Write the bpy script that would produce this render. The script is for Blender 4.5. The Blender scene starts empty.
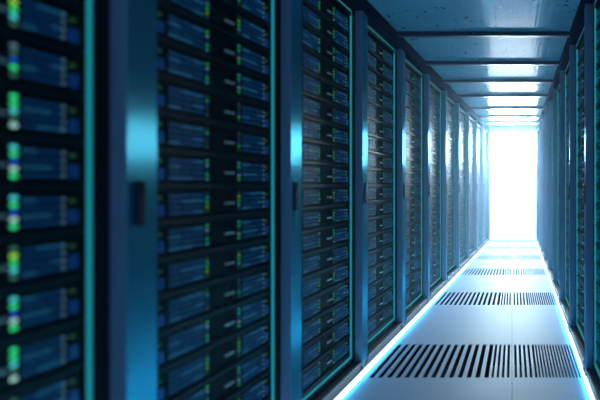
import bpy, bmesh, math, random
from mathutils import Vector
random.seed(7)
SC = bpy.context.scene
COL = SC.collection

# ------------------------------------------------------------------ camera
F = 460.0                      # focal length in pixels of a 600 px wide frame
CAMH = 1.15
VPX, VPY = 512.0, 184.5        # where the corridor's floor seam vanishes
cam_d = bpy.data.cameras.new('camera')
cam = bpy.data.objects.new('camera', cam_d)
COL.objects.link(cam)
cam.location = (0, 0, CAMH)
cam.rotation_euler = (math.pi / 2, 0, 0)
cam_d.sensor_width = 36.0
cam_d.lens = 36.0 * F / 600.0
cam_d.shift_x = -(VPX - 300.0) / 600.0
cam_d.shift_y = (VPY - 200.0) / 600.0
cam_d.clip_start = 0.02
cam_d.dof.use_dof = True
cam_d.dof.focus_distance = 4.0
cam_d.dof.aperture_fstop = 1.05
SC.camera = cam

# ------------------------------------------------------------------ world, exposure
SC.view_settings.view_transform = 'Standard'
SC.view_settings.look = 'None'
SC.view_settings.exposure = 0.0
SC.view_settings.gamma = 1.0
SC.view_settings.use_curve_mapping = False
w = bpy.data.worlds.new('world')
SC.world = w
w.use_nodes = True
w.node_tree.nodes['Background'].inputs[0].default_value = (0.10, 0.30, 0.75, 1)
w.node_tree.nodes['Background'].inputs[1].default_value = 0.16
SC.cycles.max_bounces = 8
SC.cycles.volume_bounces = 0
SC.cycles.sample_clamp_indirect = 4.0


def area(name, loc, rot, sx, sy, power, colour):
    d = bpy.data.lights.new(name, 'AREA')
    d.shape = 'RECTANGLE'
    d.size, d.size_y, d.energy, d.color = sx, sy, power, colour
    o = bpy.data.objects.new(name, d)
    o.location, o.rotation_euler = loc, rot
    COL.objects.link(o)
    return o


DOOR_Y = 9.25
DOOR_GLOW = 2.5          # the white room beyond the doorway
PANEL_GLOW = 175.0         # panel added high in that room to put highlights on the posts
# unseen fill light added behind the viewer, over the aisle's open end
area('aisle_fill', (-0.2, -0.9, 2.2), (math.radians(50), 0, 0), 1.0, 0.5, 5.0, (0.50, 0.75, 1.0))


# unseen spots added under the beams to brighten the floor and cabinets
BEAM_Y = [1.148 * F / (184.5 - py) for py in (33.2, 62.5, 80.6, 95.4, 108.0, 116.3, 122.4)]
for by, pw in zip([2.55] + BEAM_Y, (2, 8, 26, 40, 44, 42, 36, 26)):
    d = bpy.data.lights.new('beam_fill_spot', 'SPOT')
    d.energy, d.color, d.spot_size, d.spot_blend, d.shadow_soft_size = pw, (0.55, 0.80, 1.0), math.radians(125), 0.9, 0.015
    o = bpy.data.objects.new('beam_fill_spot', d)
    o.location = (-0.32 + 0.035 * by, by + 0.025, 2.272)
    COL.objects.link(o)


# ------------------------------------------------------------------ materials
def mat(name, base=(0.5, 0.5, 0.5), rough=0.5, metal=0.0, emit=None, power=0.0, **kw):
    m = bpy.data.materials.new(name)
    m.use_nodes = True
    p = m.node_tree.nodes['Principled BSDF']
    p.inputs['Base Color'].default_value = (*base, 1)
    p.inputs['Roughness'].default_value = rough
    p.inputs['Metallic'].default_value = metal
    if emit:
        p.inputs['Emission Color'].default_value = (*emit, 1)
        p.inputs['Emission Strength'].default_value = power
    for k, v in kw.items():
        p.inputs[k.replace('_', ' ')].default_value = v
    return m


def nodes(m):
    nt = m.node_tree
    return nt, nt.nodes, nt.links, nt.nodes['Principled BSDF']


M = {}
M['post'] = mat('brushed_blue_steel', (0.085, 0.34, 0.44), 0.36, 1.0, Specular_Tint=(0.5, 0.85, 1.0, 1))
nt, nd, lk, pb = nodes(M['post'])
pb.inputs['Anisotropic'].default_value = 1.0; pb.inputs['Anisotropic Rotation'].default_value = 0.0
tg = nd.new('ShaderNodeTangent'); tg.direction_type = 'RADIAL'; tg.axis = 'Z'
lk.new(tg.outputs[0], pb.inputs['Tangent'])
tc = nd.new('ShaderNodeTexCoord'); mp = nd.new('ShaderNodeMapping'); nz = nd.new('ShaderNodeTexNoise')
mp.inputs['Scale'].default_value = (400, 400, 2.0)
lk.new(tc.outputs['Object'], mp.inputs[0]); lk.new(mp.outputs[0], nz.inputs[0])
bp = nd.new('ShaderNodeBump'); bp.inputs['Strength'].default_value = 0.05; bp.inputs['Distance'].default_value = 0.002
lk.new(nz.outputs[0], bp.inputs['Height']); lk.new(bp.outputs[0], pb.inputs['Normal'])

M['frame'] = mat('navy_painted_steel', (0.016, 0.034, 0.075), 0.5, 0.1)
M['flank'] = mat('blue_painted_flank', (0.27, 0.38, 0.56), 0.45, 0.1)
M['rail'] = mat('navy_matt_rail', (0.012, 0.026, 0.058), 0.8, Specular_IOR_Level=0.0)
M['dark'] = mat('black_powder_coat', (0.008, 0.012, 0.018), 0.5)
M['gasket'] = mat('black_rubber', (0.004, 0.005, 0.007), 0.7)
M['sill'] = mat('grey_steel', (0.06, 0.075, 0.10), 0.45, 0.3)
M['teal'] = mat('teal_light_line', (0.02, 0.2, 0.22), 0.3, 0, (0.02, 0.50, 0.58), 0.40)
M['chassis'] = mat('server_black', (0.008, 0.011, 0.013), 0.5, 0.0, Specular_IOR_Level=0.2)
M['bay'] = mat('drive_bay_black', (0.004, 0.007, 0.012), 0.4)
M['shelf'] = mat('shelf_graphite', (0.015, 0.020, 0.024), 0.45, 0.2)
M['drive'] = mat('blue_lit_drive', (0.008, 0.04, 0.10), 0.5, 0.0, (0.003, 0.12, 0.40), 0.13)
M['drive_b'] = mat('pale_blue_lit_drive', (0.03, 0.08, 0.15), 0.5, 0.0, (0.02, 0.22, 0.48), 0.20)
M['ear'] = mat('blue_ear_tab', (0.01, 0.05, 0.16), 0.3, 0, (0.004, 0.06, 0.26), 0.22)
M['badge'] = mat('silver_badge', (0.5, 0.58, 0.6), 0.4, 0.6, (0.3, 0.5, 0.5), 0.07)
for nm, c, pw in (('led_green', (0.03, 0.75, 0.22), 1.5), ('led_cyan', (0.06, 0.62, 0.62), 1.5), ('led_white', (0.45, 0.85, 0.75), 1.1),
                  ('led_blue', (0.01, 0.10, 0.65), 1.0), ('led_lime', (0.30, 0.75, 0.06), 1.4), ('led_dim', (0.08, 0.28, 0.20), 0.6),
                  ('led_red', (0.30, 0.06, 0.10), 0.5), ('led_pale', (0.22, 0.42, 0.5), 0.55), ('led_olive', (0.04, 0.16, 0.06), 0.45)):
    M[nm] = mat(nm, tuple(x * .3 for x in c), 0.3, 0, c, pw * .7)
    M[nm + '_low'] = mat(nm + '_low', tuple(x * .2 for x in c), 0.3, 0, c, pw * .14)
M['floor'] = mat('pale_glossy_panel', (0.36, 0.49, 0.69), 0.5, Specular_IOR_Level=0.2)
nt, nd, lk, pb = nodes(M['floor'])
tc = nd.new('ShaderNodeTexCoord'); nz = nd.new('ShaderNodeTexNoise'); nz.inputs['Scale'].default_value = 3.0
rp = nd.new('ShaderNodeMapRange'); rp.inputs[3].default_value = 0.48; rp.inputs[4].default_value = 0.58
lk.new(tc.outputs['Object'], nz.inputs[0]); lk.new(nz.outputs[0], rp.inputs[0]); lk.new(rp.outputs[0], pb.inputs['Roughness'])
M['pit'] = mat('duct_black', (0.004, 0.006, 0.010), 0.8)
M['sub'] = mat('subfloor', (0.02, 0.03, 0.05), 0.5)
M['strip'] = mat('cyan_floor_light', (0.5, 0.8, 0.9), 0.3, 0, (0.05, 0.58, 1.0), 26.0)
M['stripcap'] = mat('white_floor_light', (0.8, 0.9, 0.95), 0.3, 0, (0.75, 0.95, 1.0), 2.5)
M['beam'] = mat('navy_beam', (0.03, 0.06, 0.12), 0.3, 0.4)
M['wallm'] = mat('blue_grey_wall', (0.12, 0.22, 0.34), 0.5)
M['doorframe'] = mat('blue_grey_door_frame', (0.16, 0.28, 0.42), 0.4, 0.3)
M['sky'] = mat('white_room', (0.8, 0.9, 1.0), 0.5, 0, (0.80, 0.93, 1.0), DOOR_GLOW)
M['glow_panel'] = mat('added_panel_glow', (0.8, 0.9, 1.0), 0.5, 0, (0.60, 0.85, 1.0), PANEL_GLOW)

M['ceil'] = mat('polished_pitted_concrete', (0.10, 0.17, 0.22), 0.13, 0.0)
nt, nd, lk, pb = nodes(M['ceil'])
pb.inputs['Specular IOR Level'].default_value = 0.5
tc = nd.new('ShaderNodeTexCoord'); mp = nd.new('ShaderNodeMapping'); mp.inputs['Scale'].default_value = (14, 9, 9)
nz = nd.new('ShaderNodeTexNoise'); nz.inputs['Scale'].default_value = 1.7; nz.inputs['Detail'].default_value = 6
pit = nd.new('ShaderNodeValToRGB')
pit.color_ramp.elements[0].position = 0.30; pit.color_ramp.elements[0].color = (0.12, 0.12, 0.12, 1)
pit.color_ramp.elements[1].position = 0.37; pit.color_ramp.elements[1].color = (1, 1, 1, 1)
cl = nd.new('ShaderNodeTexNoise'); cl.inputs['Scale'].default_value = 2.2; cl.inputs['Detail'].default_value = 8
cr = nd.new('ShaderNodeValToRGB')
cr.color_ramp.elements[0].color = (0.13, 0.42, 0.56, 1); cr.color_ramp.elements[1].color = (0.30, 0.68, 0.82, 1)
mx = nd.new('ShaderNodeMix'); mx.data_type = 'RGBA'; mx.blend_type = 'MULTIPLY'; mx.inputs[0].default_value = 1
lk.new(tc.outputs['Object'], mp.inputs[0]); lk.new(mp.outputs[0], nz.inputs[0]); lk.new(nz.outputs[0], pit.inputs[0])
lk.new(tc.outputs['Object'], cl.inputs[0]); lk.new(cl.outputs[0], cr.inputs[0])
lk.new(cr.outputs[0], mx.inputs[6]); lk.new(pit.outputs[0], mx.inputs[7]); lk.new(mx.outputs[2], pb.inputs['Base Color'])
sm_ = nd.new('ShaderNodeMapping'); sm_.inputs['Scale'].default_value = (40, 0.25, 1)
sn = nd.new('ShaderNodeTexNoise'); sn.inputs['Scale'].default_value = 1.0; sn.inputs['Detail'].default_value = 4
lk.new(tc.outputs['Object'], sm_.inputs[0]); lk.new(sm_.outputs[0], sn.inputs[0])
bp = nd.new('ShaderNodeBump'); bp.inputs['Strength'].default_value = 0.4; bp.inputs['Distance'].default_value = 0.003
lk.new(sn.outputs[0], bp.inputs['Height']); lk.new(bp.outputs[0], pb.inputs['Normal'])


# ------------------------------------------------------------------ mesh helper
class MB:
    """Collects solids given as (s, t, h); sg = -1 mirrors t for the right-hand row."""

    def __init__(self, sg=1):
        self.bm = bmesh.new(); self.sg = sg; self.mats = []

    def mi(self, m):
        if m not in self.mats:
            self.mats.append(m)
        return self.mats.index(m)

    def v(self, s, t, h):
        return self.bm.verts.new((s, t * self.sg, h))

    def box(self, s0, s1, t0, t1, h0, h1, m, bev=0.0):
        r = [self.v(*c) for c in ((s0, t0, h0), (s1, t0, h0), (s1, t1, h0), (s0, t1, h0), (s0, t0, h1), (s1, t0, h1), (s1, t1, h1), (s0, t1, h1))]
        k = self.mi(m); fs = []
        for q in ((3, 2, 1, 0), (4, 5, 6, 7), (0, 1, 5, 4), (1, 2, 6, 5), (2, 3, 7, 6), (3, 0, 4, 7)):
            f = self.bm.faces.new([r[i] for i in q]); f.material_index = k; fs.append(f)
        if bev:
            es = list({e for f in fs for e in f.edges})
            bmesh.ops.bevel(self.bm, geom=es, offset=bev, segments=2, profile=0.5, affect='EDGES', material=-1)

    def prism(self, pts, h0, h1, m, smooth=False):
        """pts: outline in (s, t), extruded from h0 to h1."""
        a = [self.v(s, t, h0) for s, t in pts]; b = [self.v(s, t, h1) for s, t in pts]
        k = self.mi(m); n = len(pts)
        for q in (a[::-1], b):
            f = self.bm.faces.new(q); f.material_index = k
        for i in range(n):
            f = self.bm.faces.new((a[i], a[(i + 1) % n], b[(i + 1) % n], b[i])); f.material_index = k; f.smooth = smooth
        return self

    def loft(self, pts, m):
        """eight corners in world order, bottom ring then top ring"""
        r = [self.v(*p) for p in pts]; k = self.mi(m)
        for q in ((3, 2, 1, 0), (4, 5, 6, 7), (0, 1, 5, 4), (1, 2, 6, 5), (2, 3, 7, 6), (3, 0, 4, 7)):
            f = self.bm.faces.new([r[i] for i in q]); f.material_index = k

    def ring(self, s0, s1, h0, h1, wd, t0, t1, m, wnear=None):
        """rectangular picture-frame loop"""
        wn = wd if wnear is None else wnear
        self.box(s0, s0 + wn, t0, t1, h0, h1, m); self.box(s1 - wd, s1, t0, t1, h0, h1, m)
        self.box(s0 + wn, s1 - wd, t0, t1, h0, h0 + wd, m); self.box(s0 + wn, s1 - wd, t0, t1, h1 - wd, h1, m)

    def dot(self, s, t, h, rs, rh, m, d=0.003):
        pts = []
        n = 10
        k = self.mi(m)
        a = [self.v(s + rs * .9 * math.cos(i * 2 * math.pi / n), t, h + rh * math.sin(i * 2 * math.pi / n)) for i in range(n)]
        b = [self.v(s + .7 * rs * math.cos(i * 2 * math.pi / n), t - d, h + .7 * rh * math.sin(i * 2 * math.pi / n)) for i in range(n)]
        for q in (a[::-1], b):
            f = self.bm.faces.new(q); f.material_index = k
        for i in range(n):
            f = self.bm.faces.new((a[i], a[(i + 1) % n], b[(i + 1) % n], b[i])); f.material_index = k

    def mesh(self, name):
        bmesh.ops.recalc_face_normals(self.bm, faces=self.bm.faces)
        me = bpy.data.meshes.new(name); self.bm.to_mesh(me); self.bm.free()
        for m in self.mats:
            me.materials.append(M[m])
        return me


def link(name, me, parent=None, loc=None, rz=None):
    o = bpy.data.objects.new(name, me); COL.objects.link(o)
    if parent: o.parent = parent
    if loc: o.location = loc
    if rz is not None: o.rotation_euler = (0, 0, rz)
    return o


def tag(o, label=None, cat=None, group=None, kind=None):
    if label: o['label'] = label
    if cat: o['category'] = cat
    if group: o['group'] = group
    if kind: o['kind'] = kind
    return o


def copy_tree(o, parent=None):
    c = o.copy(); COL.objects.link(c)
    if parent: c.parent = parent
    for ch in CHILD.get(o.name, []):
        k = copy_tree(ch, c)
        CHILD.setdefault(c.name, []).append(k)
    return c


CHILD = {}


def add_part(name, me, parent, loc=None):
    o = link(name, me, parent, loc)
    CHILD.setdefault(parent.name, []).append(o)
    return o


ORD = 'zeroth first second third fourth fifth sixth seventh eighth ninth tenth eleventh twelfth thirteenth fourteenth fifteenth sixteenth seventeenth eighteenth nineteenth'.split()

# ------------------------------------------------------------------ the two rows' lines on the floor
SL_L, SL_R = 32.5 / F, 4.0 / F                 # slant of each row of cabinets
def face_l(y): return -(516.0 / F) + SL_L * y   # cabinet fronts
def face_r(y): return (189.0 / F) + SL_R * y
def path_l(y): return face_l(y) + 0.012         # edges of the pale walkway
def path_r(y): return face_r(y) + 0.004
PITCH = 0.8
CEIL = 2.312
RAIL0 = 2.222

# ------------------------------------------------------------------ setting
Y0, Y1 = -1.2, DOOR_Y
b = MB(); b.box(-2.6, 2.0, Y0, DOOR_Y + 2.0, -0.30, -0.22, 'sub'); tag(link('floor_subfloor', b.mesh('floor_subfloor')), kind='structure')
b = MB(); b.box(-2.6, 2.0, Y0, DOOR_Y + 2.0, CEIL, CEIL + 0.12, 'ceil'); tag(link('ceiling', b.mesh('ceiling')), kind='structure')

ROWS = [(2.74, 3.30), (4.42, 4.90), (5.87, 6.33), (7.10, 7.55), (8.22, 8.66)]
ROWS = [(531 / (yb - 184.5), 531 / (yt - 184.5)) for yt, yb in ((345, 378.3), (292.6, 305.4), (268.6, 275.4), (255, 259.7), (246.3, 249.2))]
# walkway panels between the slotted rows: left and right of the centre seam
b = MB()
SEAM = 0.0012
cuts = [Y0] + [c for r in ROWS for c in r] + [DOOR_Y + 0.35]
for k in range(0, len(cuts), 2):
    ya, yb = cuts[k], cuts[k + 1]
    for f0, f1 in ((path_l, lambda y: -SEAM), (lambda y: SEAM, path_r)):
        b.loft([(f0(ya), ya, -.03), (f1(ya), ya, -.03), (f1(yb), yb, -.03), (f0(yb), yb, -.03),
                (f0(ya), ya, 0), (f1(ya), ya, 0), (f1(yb), yb, 0), (f0(yb), yb, 0)], 'floor')
tag(link('floor', b.mesh('floor')), kind='structure')
b = MB()
for f0, f1 in ((lambda y: -1.9, path_l), (path_r, lambda y: 1.4)):
    b.loft([(f0(Y0), Y0, -.20), (f1(Y0), Y0, -.20), (f1(Y1), Y1, -.20), (f0(Y1), Y1, -.20),
            (f0(Y0), Y0, -.001), (f1(Y0), Y0, -.001), (f1(Y1), Y1, -.001), (f0(Y1), Y1, -.001)], 'sub')
tag(link('floor_edge_surface', b.mesh('floor_edge_surface')), kind='structure')

# rails over the cabinets
for n, (fn, sg, side) in enumerate(((face_l, 1, 'left'), (face_r, -1, 'right'))):
    b = MB()
    q = lambda y, d: fn(y) + sg * d
    ya, yb = -0.4, DOOR_Y
    b.loft([(q(ya, -.75), ya, RAIL0), (q(ya, .004), ya, RAIL0), (q(yb, .004), yb, RAIL0), (q(yb, -.75), yb, RAIL0),
            (q(ya, -.75), ya, CEIL), (q(ya, .004), ya, CEIL), (q(yb, .004), yb, CEIL), (q(yb, -.75), yb, CEIL)], 'rail')
    tag(link('trim_%d' % (n + 1), b.mesh('rail')), kind='structure')

# cross beams under the ceiling
for n, y in enumerate([2.55] + BEAM_Y):
    b = MB()
    b.box(face_l(y) + .0, face_r(y) - .0, y, y + .05, CEIL - .032, CEIL + .0, 'beam', 0.004)
    tag(link('trim_%d' % (n + 3), b.mesh('beam')), kind='structure')

# end wall with the doorway, and the bright room beyond
OX0, OX1, OH = -0.442, 0.483, 2.206
b = MB()
b.box(-2.6, OX0 - .03, DOOR_Y, DOOR_Y + .12, -.0, CEIL, 'wallm'); b.box(OX1 + .03, 2.0, DOOR_Y, DOOR_Y + .12, 0, CEIL, 'wallm')
b.box(OX0 - .03, OX1 + .03, DOOR_Y, DOOR_Y + .12, OH + .1, CEIL, 'wallm')
tag(link('wall_back', b.mesh('wall_back')), kind='structure')
b = MB()
b.box(OX0 - .03, OX0, DOOR_Y - .02, DOOR_Y + .14, 0, OH, 'doorframe'); b.box(OX1, OX1 + .03, DOOR_Y - .02, DOOR_Y + .14, 0, OH, 'doorframe')
b.box(OX0 - .03, OX1 + .03, DOOR_Y - .02, DOOR_Y + .14, OH, OH + .1, 'doorframe'); b.box(OX0, OX1, DOOR_Y - .02, DOOR_Y + .14, 0, .022, 'doorframe')
d1 = tag(link('door_1', b.mesh('door_frame')), kind='structure')
b = MB(); b.box(OX1 - .028, OX1 - .016, DOOR_Y + .01, DOOR_Y + .022, .92, 1.15, 'doorframe')
b.box(OX1 - .022, OX1 + .001, DOOR_Y + .012, DOOR_Y + .020, .94, .955, 'doorframe'); b.box(OX1 - .022, OX1 + .001, DOOR_Y + .012, DOOR_Y + .020, 1.115, 1.13, 'doorframe')
link('door_handle', b.mesh('door_handle'), d1)
b = MB(); b.box(-1.6, 1.6, DOOR_Y + .9, DOOR_Y + .95, -.2, CEIL, 'sky')
tag(link('wall_beyond', b.mesh('wall_beyond')), kind='structure')
b = MB(); b.box(-.62, .66, DOOR_Y + .84, DOOR_Y + .895, 1.62, 2.28, 'glow_panel', .01)  # added glow source, there to be reflected by the cabinet posts
tag(link('added_wall_panel', b.mesh('added_wall_panel')), 'bright white highlight panel added beyond the open doorway', 'added light panel')


# ------------------------------------------------------------------ floor grilles
SL = [(-.916 + .749 * i / 13, .030) for i in range(14)] + [(-.128 + .0342 * i, .017) for i in range(4)]
SR = [(.053 + .070 * i, .034) for i in range(5)] + [(.382 + .0458 * i, .025) for i in range(13)]
which = ['nearest the camera', 'second row from the camera', 'middle row of five', 'fourth row from the camera', 'row at the doorway']
for r, (ya, yb) in enumerate(ROWS):
    for side, sl, fn in (('left', SL, lambda y: -path_l(y)), ('right', SR, path_r)):
        if side == 'left': lo, hi = -1.0, -SEAM / fn(ya)
        else: lo, hi = SEAM / fn(ya), 1.0
        b = MB()
        def bar(u0, u1, yy0, yy1, h0, h1, m):
            b.loft([(u0 * fn(yy0), yy0, h0), (u1 * fn(yy0), yy0, h0), (u1 * fn(yy1), yy1, h0), (u0 * fn(yy1), yy1, h0),
                    (u0 * fn(yy0), yy0, h1), (u1 * fn(yy0), yy0, h1), (u1 * fn(yy1), yy1, h1), (u0 * fn(yy1), yy1, h1)], m)
        u = lo
        for c, wd in sl:
            bar(u, c - wd / 2, ya, yb, -.008, 0, 'floor'); u = c + wd / 2
        bar(u, hi, ya, yb, -.008, 0, 'floor')
        g = link('floor_grille', b.mesh('floor_grille'))
        tag(g, 'pale slotted floor grille %s of the centre seam, %s' % (side, which[r]), 'floor grille', 'slotted grilles in the walkway floor')
        b = MB(); bar(lo, hi, ya, yb, -.160, -.150, 'pit'); bar(lo, hi, ya, ya + .003, -.151, -.008, 'pit'); bar(lo, hi, yb - .003, yb, -.151, -.008, 'pit'); bar(lo, lo + .004, ya, yb, -.151, -.008, 'pit'); bar(hi - .004, hi, ya, yb, -.151, -.008, 'pit')
        tag(link('duct_pan', b.mesh('duct_pan'), g), 'black duct pan below the slots')

# light strips along the walkway's edges
for side, fn, sg in (('left', path_l, 1), ('right', path_r, -1)):
    wd = .021 if side == 'left' else .013
    t = link('floor_light_strip', None)
    tag(t, 'glowing white and cyan light strip along the %s edge of the walkway' % side, 'light strip', 'light strips along the walkway')
    def bar(d0, d1, h0, h1, m):
        bb = MB(); ya, yb = -.4, DOOR_Y - .03
        q = lambda y, d: fn(y) + sg * d
        bb.loft([(q(ya, d0), ya, h0), (q(ya, d1), ya, h0), (q(yb, d1), yb, h0), (q(yb, d0), yb, h0),
                 (q(ya, d0), ya, h1), (q(ya, d1), ya, h1), (q(yb, d1), yb, h1), (q(yb, d0), yb, h1)], m)
        return bb
    link('light_cap', bar(.000, wd, .0, .016, 'stripcap').mesh('light_cap'), t)
    tag(link('light_tube', bar(wd, wd + .004, .0, .014, 'strip').mesh('light_tube'), t), 'cyan inner light tube')


# ------------------------------------------------------------------ cabinets
NU, UB, UP = 18, 0.135, 0.113        # servers per cabinet, height of the lowest, pitch
BS0, BS1 = 0.150, 0.736             # servers' span along the cabinet
LB, LT = 0.100, 2.200               # light loop bottom and top
def cabinet_meshes(sg):
    d = {}
    b = MB(sg)
    b.box(.003, .797, .84, .86, .0, RAIL0 - .004, 'dark'); b.box(.003, .02, .10, .84, .0, RAIL0 - .004, 'dark'); b.box(.78, .797, .06, .84, .0, RAIL0 - .004, 'dark')
    b.box(.02, .78, .06, .84, .05, .075, 'dark'); b.box(.02, .78, .06, .84, 2.206, RAIL0 - .004, 'dark')
    b.box(.105, .78, .045, .06, .055, LB - .012, 'dark')
    d['cabinet_body'] = b.mesh('cabinet_body')
    b = MB(sg)
    n = 10
    pts = [(0, .001), (.001, 0), (.109, .0105), (.110, .0115), (.110, .10), (0, .10)]     # front turned a little towards the doorway
    b.prism(pts, .028, RAIL0, 'post')
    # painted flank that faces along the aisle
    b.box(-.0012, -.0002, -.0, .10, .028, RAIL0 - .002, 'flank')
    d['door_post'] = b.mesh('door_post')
    b = MB(sg)
    b.ring(.034, .056, 1.035, 1.160, .004, -.002, .008, 'gasket'); b.box(.038, .052, -.0005, .008, 1.039, 1.156, 'gasket')
    b.box(.0415, .0485, -.0020, .0005, 1.050, 1.120, 'dark', .001)
    d['handle'] = b.mesh('handle')
    b = MB(sg); b.ring(.105, .798, .062, LT + .016, .046, .045, .058, 'gasket', wnear=.022); d['door_gasket'] = b.mesh('door_gasket')
    b = MB(sg); b.box(.7435, .750, .0445, .055, LB, LT, 'teal'); b.box(.127, .740, .0445, .055, LB, LB + .009, 'teal'); b.box(.127, .740, .0445, .055, LT - .009, LT, 'teal'); d['light_loop'] = b.mesh('light_loop')
    b = MB(sg); b.box(.105, .7985, .002, .045, .045, .062, 'sill', .003); d['sill'] = b.mesh('sill')
    b = MB(sg); b.box(.0, .7985, .006, .045, .0, .0445, 'frame'); b.box(0, .105, -.002, .05, .0, .028, 'frame'); d['plinth'] = b.mesh('plinth')
    b = MB(sg)
    b.box(.145, .737, .050, .80, -.010, -.0005, 'shelf', .001); b.box(.145, .737, .050, .053, -.014, -.010, 'shelf')
    d['shelf'] = b.mesh('shelf')
    b = MB(sg)
    for j in range(NU): b.box(.145, .737, .050, .80, UB + j * UP - .010, UB + j * UP - .0005, 'shelf')
    d['shelf_rails'] = b.mesh('shelf_rails')
    return d


W = BS1 - BS0
TF = 0.060                          # servers' front
def drive_bay(b, s0, s1, var, t0=TF):
    b.box(s0, s1, t0 - .001, t0 + .004, .010, .088, 'bay')
    rows, segs = 4, 3
    for r in range(rows):
        h0 = .0150 + r * .0185
        for k in range(segs):
            a = s0 + (s1 - s0) * (k + .06) / segs; c = s0 + (s1 - s0) * (k + .94) / segs
            b.box(a, c, t0 - .006, t0, h0, h0 + .0085, 'drive_b' if (r * 5 + k * 3 + var) % 7 in (0, 3) else 'drive')
LEDS = [['led_cyan', 'led_green', 'led_blue', 'led_white', 'led_green'], ['led_dim', 'led_lime', 'led_green', 'led_cyan', 'led_dim'],
        ['led_green', 'led_green', 'led_cyan', 'led_dim', 'led_white'], ['led_pale', 'led_dim', 'led_blue', 'led_green', 'led_dim']]
def leds(b, s, var, flip=0, low='_low'):
    seq = LEDS[var][::-1] if flip else LEDS[var]
    for k, m in enumerate(seq):
        b.dot(s, TF - .0005, .017 + k * .0160, .0088, .0058, m + low)
def dots(b, s):
    for k in range(4): b.dot(s, TF - .0075, .0192 + k * .0185, .0040, .0034, 'led_pale', .002)
def ear(b, s):
    b.box(s, s + .022, TF - .007, TF + .001, .014, .048, 'ear', .002)
def power(b, s):
    b.dot(s + .011, TF - .0005, .070, .0095, .0050, 'led_olive')
def badge(b, s):
    b.box(s, s + (.020 if s > W - .2 else .048), TF - .006, TF + .001, .038, .045, 'badge', .001)
def chassis(b):
    b.box(0, W - .001, TF, .62, 0, .0985, 'chassis')
    b.box(.002, W - .003, TF - .003, TF + .001, .0935, .0975, 'shelf')
    b.ring(W * .40, W * .60, .012, .082, .003, TF - .003, TF + .001, 'chassis')

PROTO = {}
def server_meshes(sg, var, narrow=False):
    d = []
    a0, a1, al, ab = (W - .138, W - .042, W - .150, W - .186) if narrow else (W - .180, W - .044, W - .196, W * .5 + .018)
    def one(name, fn):
        b = MB(sg); fn(b); d.append((name, b.mesh(name)))
    one('chassis', chassis)
    one('drive_bay', lambda b: drive_bay(b, .052, .204, var)); one('drive_bay', lambda b: drive_bay(b, a0, a1, var + 2))
    one('status_lights', lambda b: leds(b, .222, var)); one('status_lights', lambda b: leds(b, al, var, 1, '' if narrow else '_low'))
    one('activity_lights', lambda b: dots(b, W - .050)); one('ear_tab', lambda b: ear(b, .012)); one('ear_tab', lambda b: ear(b, W - .034))
    one('power_light', lambda b: power(b, .012)); one('power_light', lambda b: power(b, W - .034)); one('badge', lambda b: badge(b, ab))
    b = MB(sg)
    chassis(b); drive_bay(b, .052, .204, var); drive_bay(b, a0, a1, var + 2); leds(b, .222, var); leds(b, al, var, 1, '' if narrow else '_low')
    dots(b, W - .050); ear(b, .012); ear(b, W - .034); power(b, .012); power(b, W - .034); badge(b, ab)
    return d, b.mesh('server_simple')


def project(p):
    return VPX + F * p[0] / p[1], VPY - F * (p[2] - CAMH) / p[1]


rest_pts = []
N_SERV = 0
for side, sg, slope, fn, ystart, n_cab, n_full in (('left', 1, SL_L, face_l, 1.235 - PITCH, 11, 4), ('right', -1, SL_R, face_r, 2.725 - PITCH, 9, 2)):
    ang = math.atan2(1.0, slope)
    dirv = Vector((slope, 1, 0)).normalized()
    dlen = math.sqrt(1 + slope * slope)
    cm = cabinet_meshes(sg)
    sm = [server_meshes(sg, v) for v in range(4)]
    protos = {}
    sm_near = [server_meshes(sg, v, True) for v in range(4)] if side == 'left' else sm
    scl = 1.0
    for i in range(n_cab):
        y = ystart + PITCH * i
        base = Vector((fn(y), y, 0))
        cab = link('server_cabinet', None, None, base, ang)
        place = {0: 'nearest the camera', n_cab - 1: 'beside the bright doorway'}.get(i, ORD[i + 1] + ' from the camera')
        tag(cab, 'dark blue server cabinet in the %s row, %s' % (side, place), 'server cabinet', 'server cabinets in the %s row' % side)
        full = i < n_full
        for nm in ('cabinet_body', 'door_post', 'handle', 'door_gasket', 'light_loop', 'sill', 'plinth'):
            o = link(nm, cm[nm], cab)
            if nm == 'light_loop': o['label'] = 'teal light line around the door opening'
            if nm == 'handle': o['label'] = 'black recessed handle'
        if full:
            for j in range(NU): link('shelf', cm['shelf'], cab, (0, 0, UB + j * UP))
        else:
            link('shelf_rails', cm['shelf_rails'], cab)
        # which servers the picture shows
        def visible(j):
            pts = [project(base + dirv * s + Vector((-sg * .05, 0, UB + j * UP + h))) for s in (.16, .73) for h in (0, .095)]
            return any(-2 < p[0] < 602 and -2 < p[1] < 402 for p in pts) or (min(p[1] for p in pts) < 0 < max(p[1] for p in pts) and min(p[0] for p in pts) < 600)
        vis = [j for j in range(NU - 1, -1, -1) if visible(j)]
        cut_top = vis[0] != NU - 1
        if i == n_cab - 1:
            rest_pts.append((side, base, ang, sm))
            continue
        for q, j in enumerate(vis):
            var = random.choice((0, 1, 2, 3, 1, 2))
            loc = base + dirv * BS0 + Vector((0, 0, UB + j * UP))
            if full:
                kit = sm_near if i == 0 else sm
                if (i == 0, var) not in protos:
                    root = link('rack_server', None, None, loc, ang)
                    for nm, me in kit[var][0]: add_part(nm, me, root)
                    protos[(i == 0, var)] = root; o = root
                else:
                    o = copy_tree(protos[(i == 0, var)])
            else:
                o = link('rack_server', sm[var][1])
            o.location = loc; o.rotation_euler = (0, 0, ang)
            row = 'nearest' if i == 0 else ORD[i + 1]
            if cut_top: lab = 'black server with blue drives, %s down from the picture top, %s %s cabinet' % (ORD[q + 1], row, side)
            else: lab = 'black server with blue drives, %s from the top in the %s %s cabinet' % (ORD[q + 1], row, side)
            tag(o, lab, 'server', 'servers in the %s row' % side)
            N_SERV += 1
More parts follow.
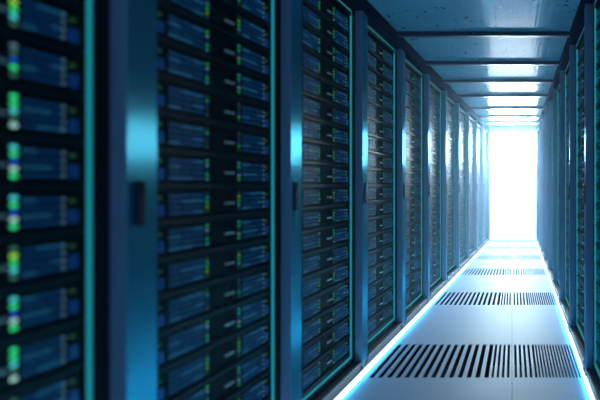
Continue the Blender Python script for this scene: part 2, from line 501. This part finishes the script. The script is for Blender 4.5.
# servers of the cabinets at the doorway, a pixel or two each
for side, base, ang, sm in rest_pts:
    b = bmesh.new()
    me0 = sm[1][1]
    for j in range(NU):
        t = bmesh.new(); t.from_mesh(me0)
        bmesh.ops.translate(t, verts=t.verts, vec=(BS0, 0, UB + j * UP))
        tmp = bpy.data.meshes.new('tmp'); t.to_mesh(tmp); t.free(); b.from_mesh(tmp); bpy.data.meshes.remove(tmp)
    me = bpy.data.meshes.new('servers'); b.to_mesh(me); b.free()
    for m in me0.materials: me.materials.append(m)
    o = link('rack_servers', me, None, base, ang)
    tag(o, 'servers filling the last %s cabinet beside the bright doorway' % side, 'servers', None, 'stuff')
print('servers', N_SERV)

# ------------------------------------------------------------------ haze in the aisle
hz = bpy.data.materials.new('haze'); hz.use_nodes = True
hn = hz.node_tree; hn.nodes.clear()
out = hn.nodes.new('ShaderNodeOutputMaterial'); vs = hn.nodes.new('ShaderNodeVolumeScatter')
vs.inputs['Color'].default_value = (0.47, 0.71, 1.0, 1);  vs.inputs['Anisotropy'].default_value = 0.5
hn.links.new(vs.outputs[0], out.inputs['Volume'])
htc = hn.nodes.new('ShaderNodeTexCoord'); hsp = hn.nodes.new('ShaderNodeSeparateXYZ'); hmr = hn.nodes.new('ShaderNodeMapRange')
hmr.interpolation_type = 'SMOOTHSTEP'
for k_, v_ in zip((1, 2, 3, 4), (0.8, 9.0, 0.0, 0.085)): hmr.inputs[k_].default_value = v_
hn.links.new(htc.outputs['Object'], hsp.inputs[0]); hn.links.new(hsp.outputs['Y'], hmr.inputs[0]); hn.links.new(hmr.outputs[0], vs.inputs['Density'])
M['haze'] = hz
b = MB(); ya, yb = -.3, DOOR_Y - .025
xl, xr = (lambda y: face_l(y) + .02), (lambda y: face_r(y) - .02)
b.loft([(xl(ya), ya, .025), (xr(ya), ya, .025), (xr(yb), yb, .025), (xl(yb), yb, .025),
        (xl(ya), ya, CEIL - .036), (xr(ya), ya, CEIL - .036), (xr(yb), yb, CEIL - .036), (xl(yb), yb, CEIL - .036)], 'haze')
tag(link('haze', b.mesh('haze')), 'thin bluish haze filling the aisle around the bright doorway', 'haze', None, 'stuff')
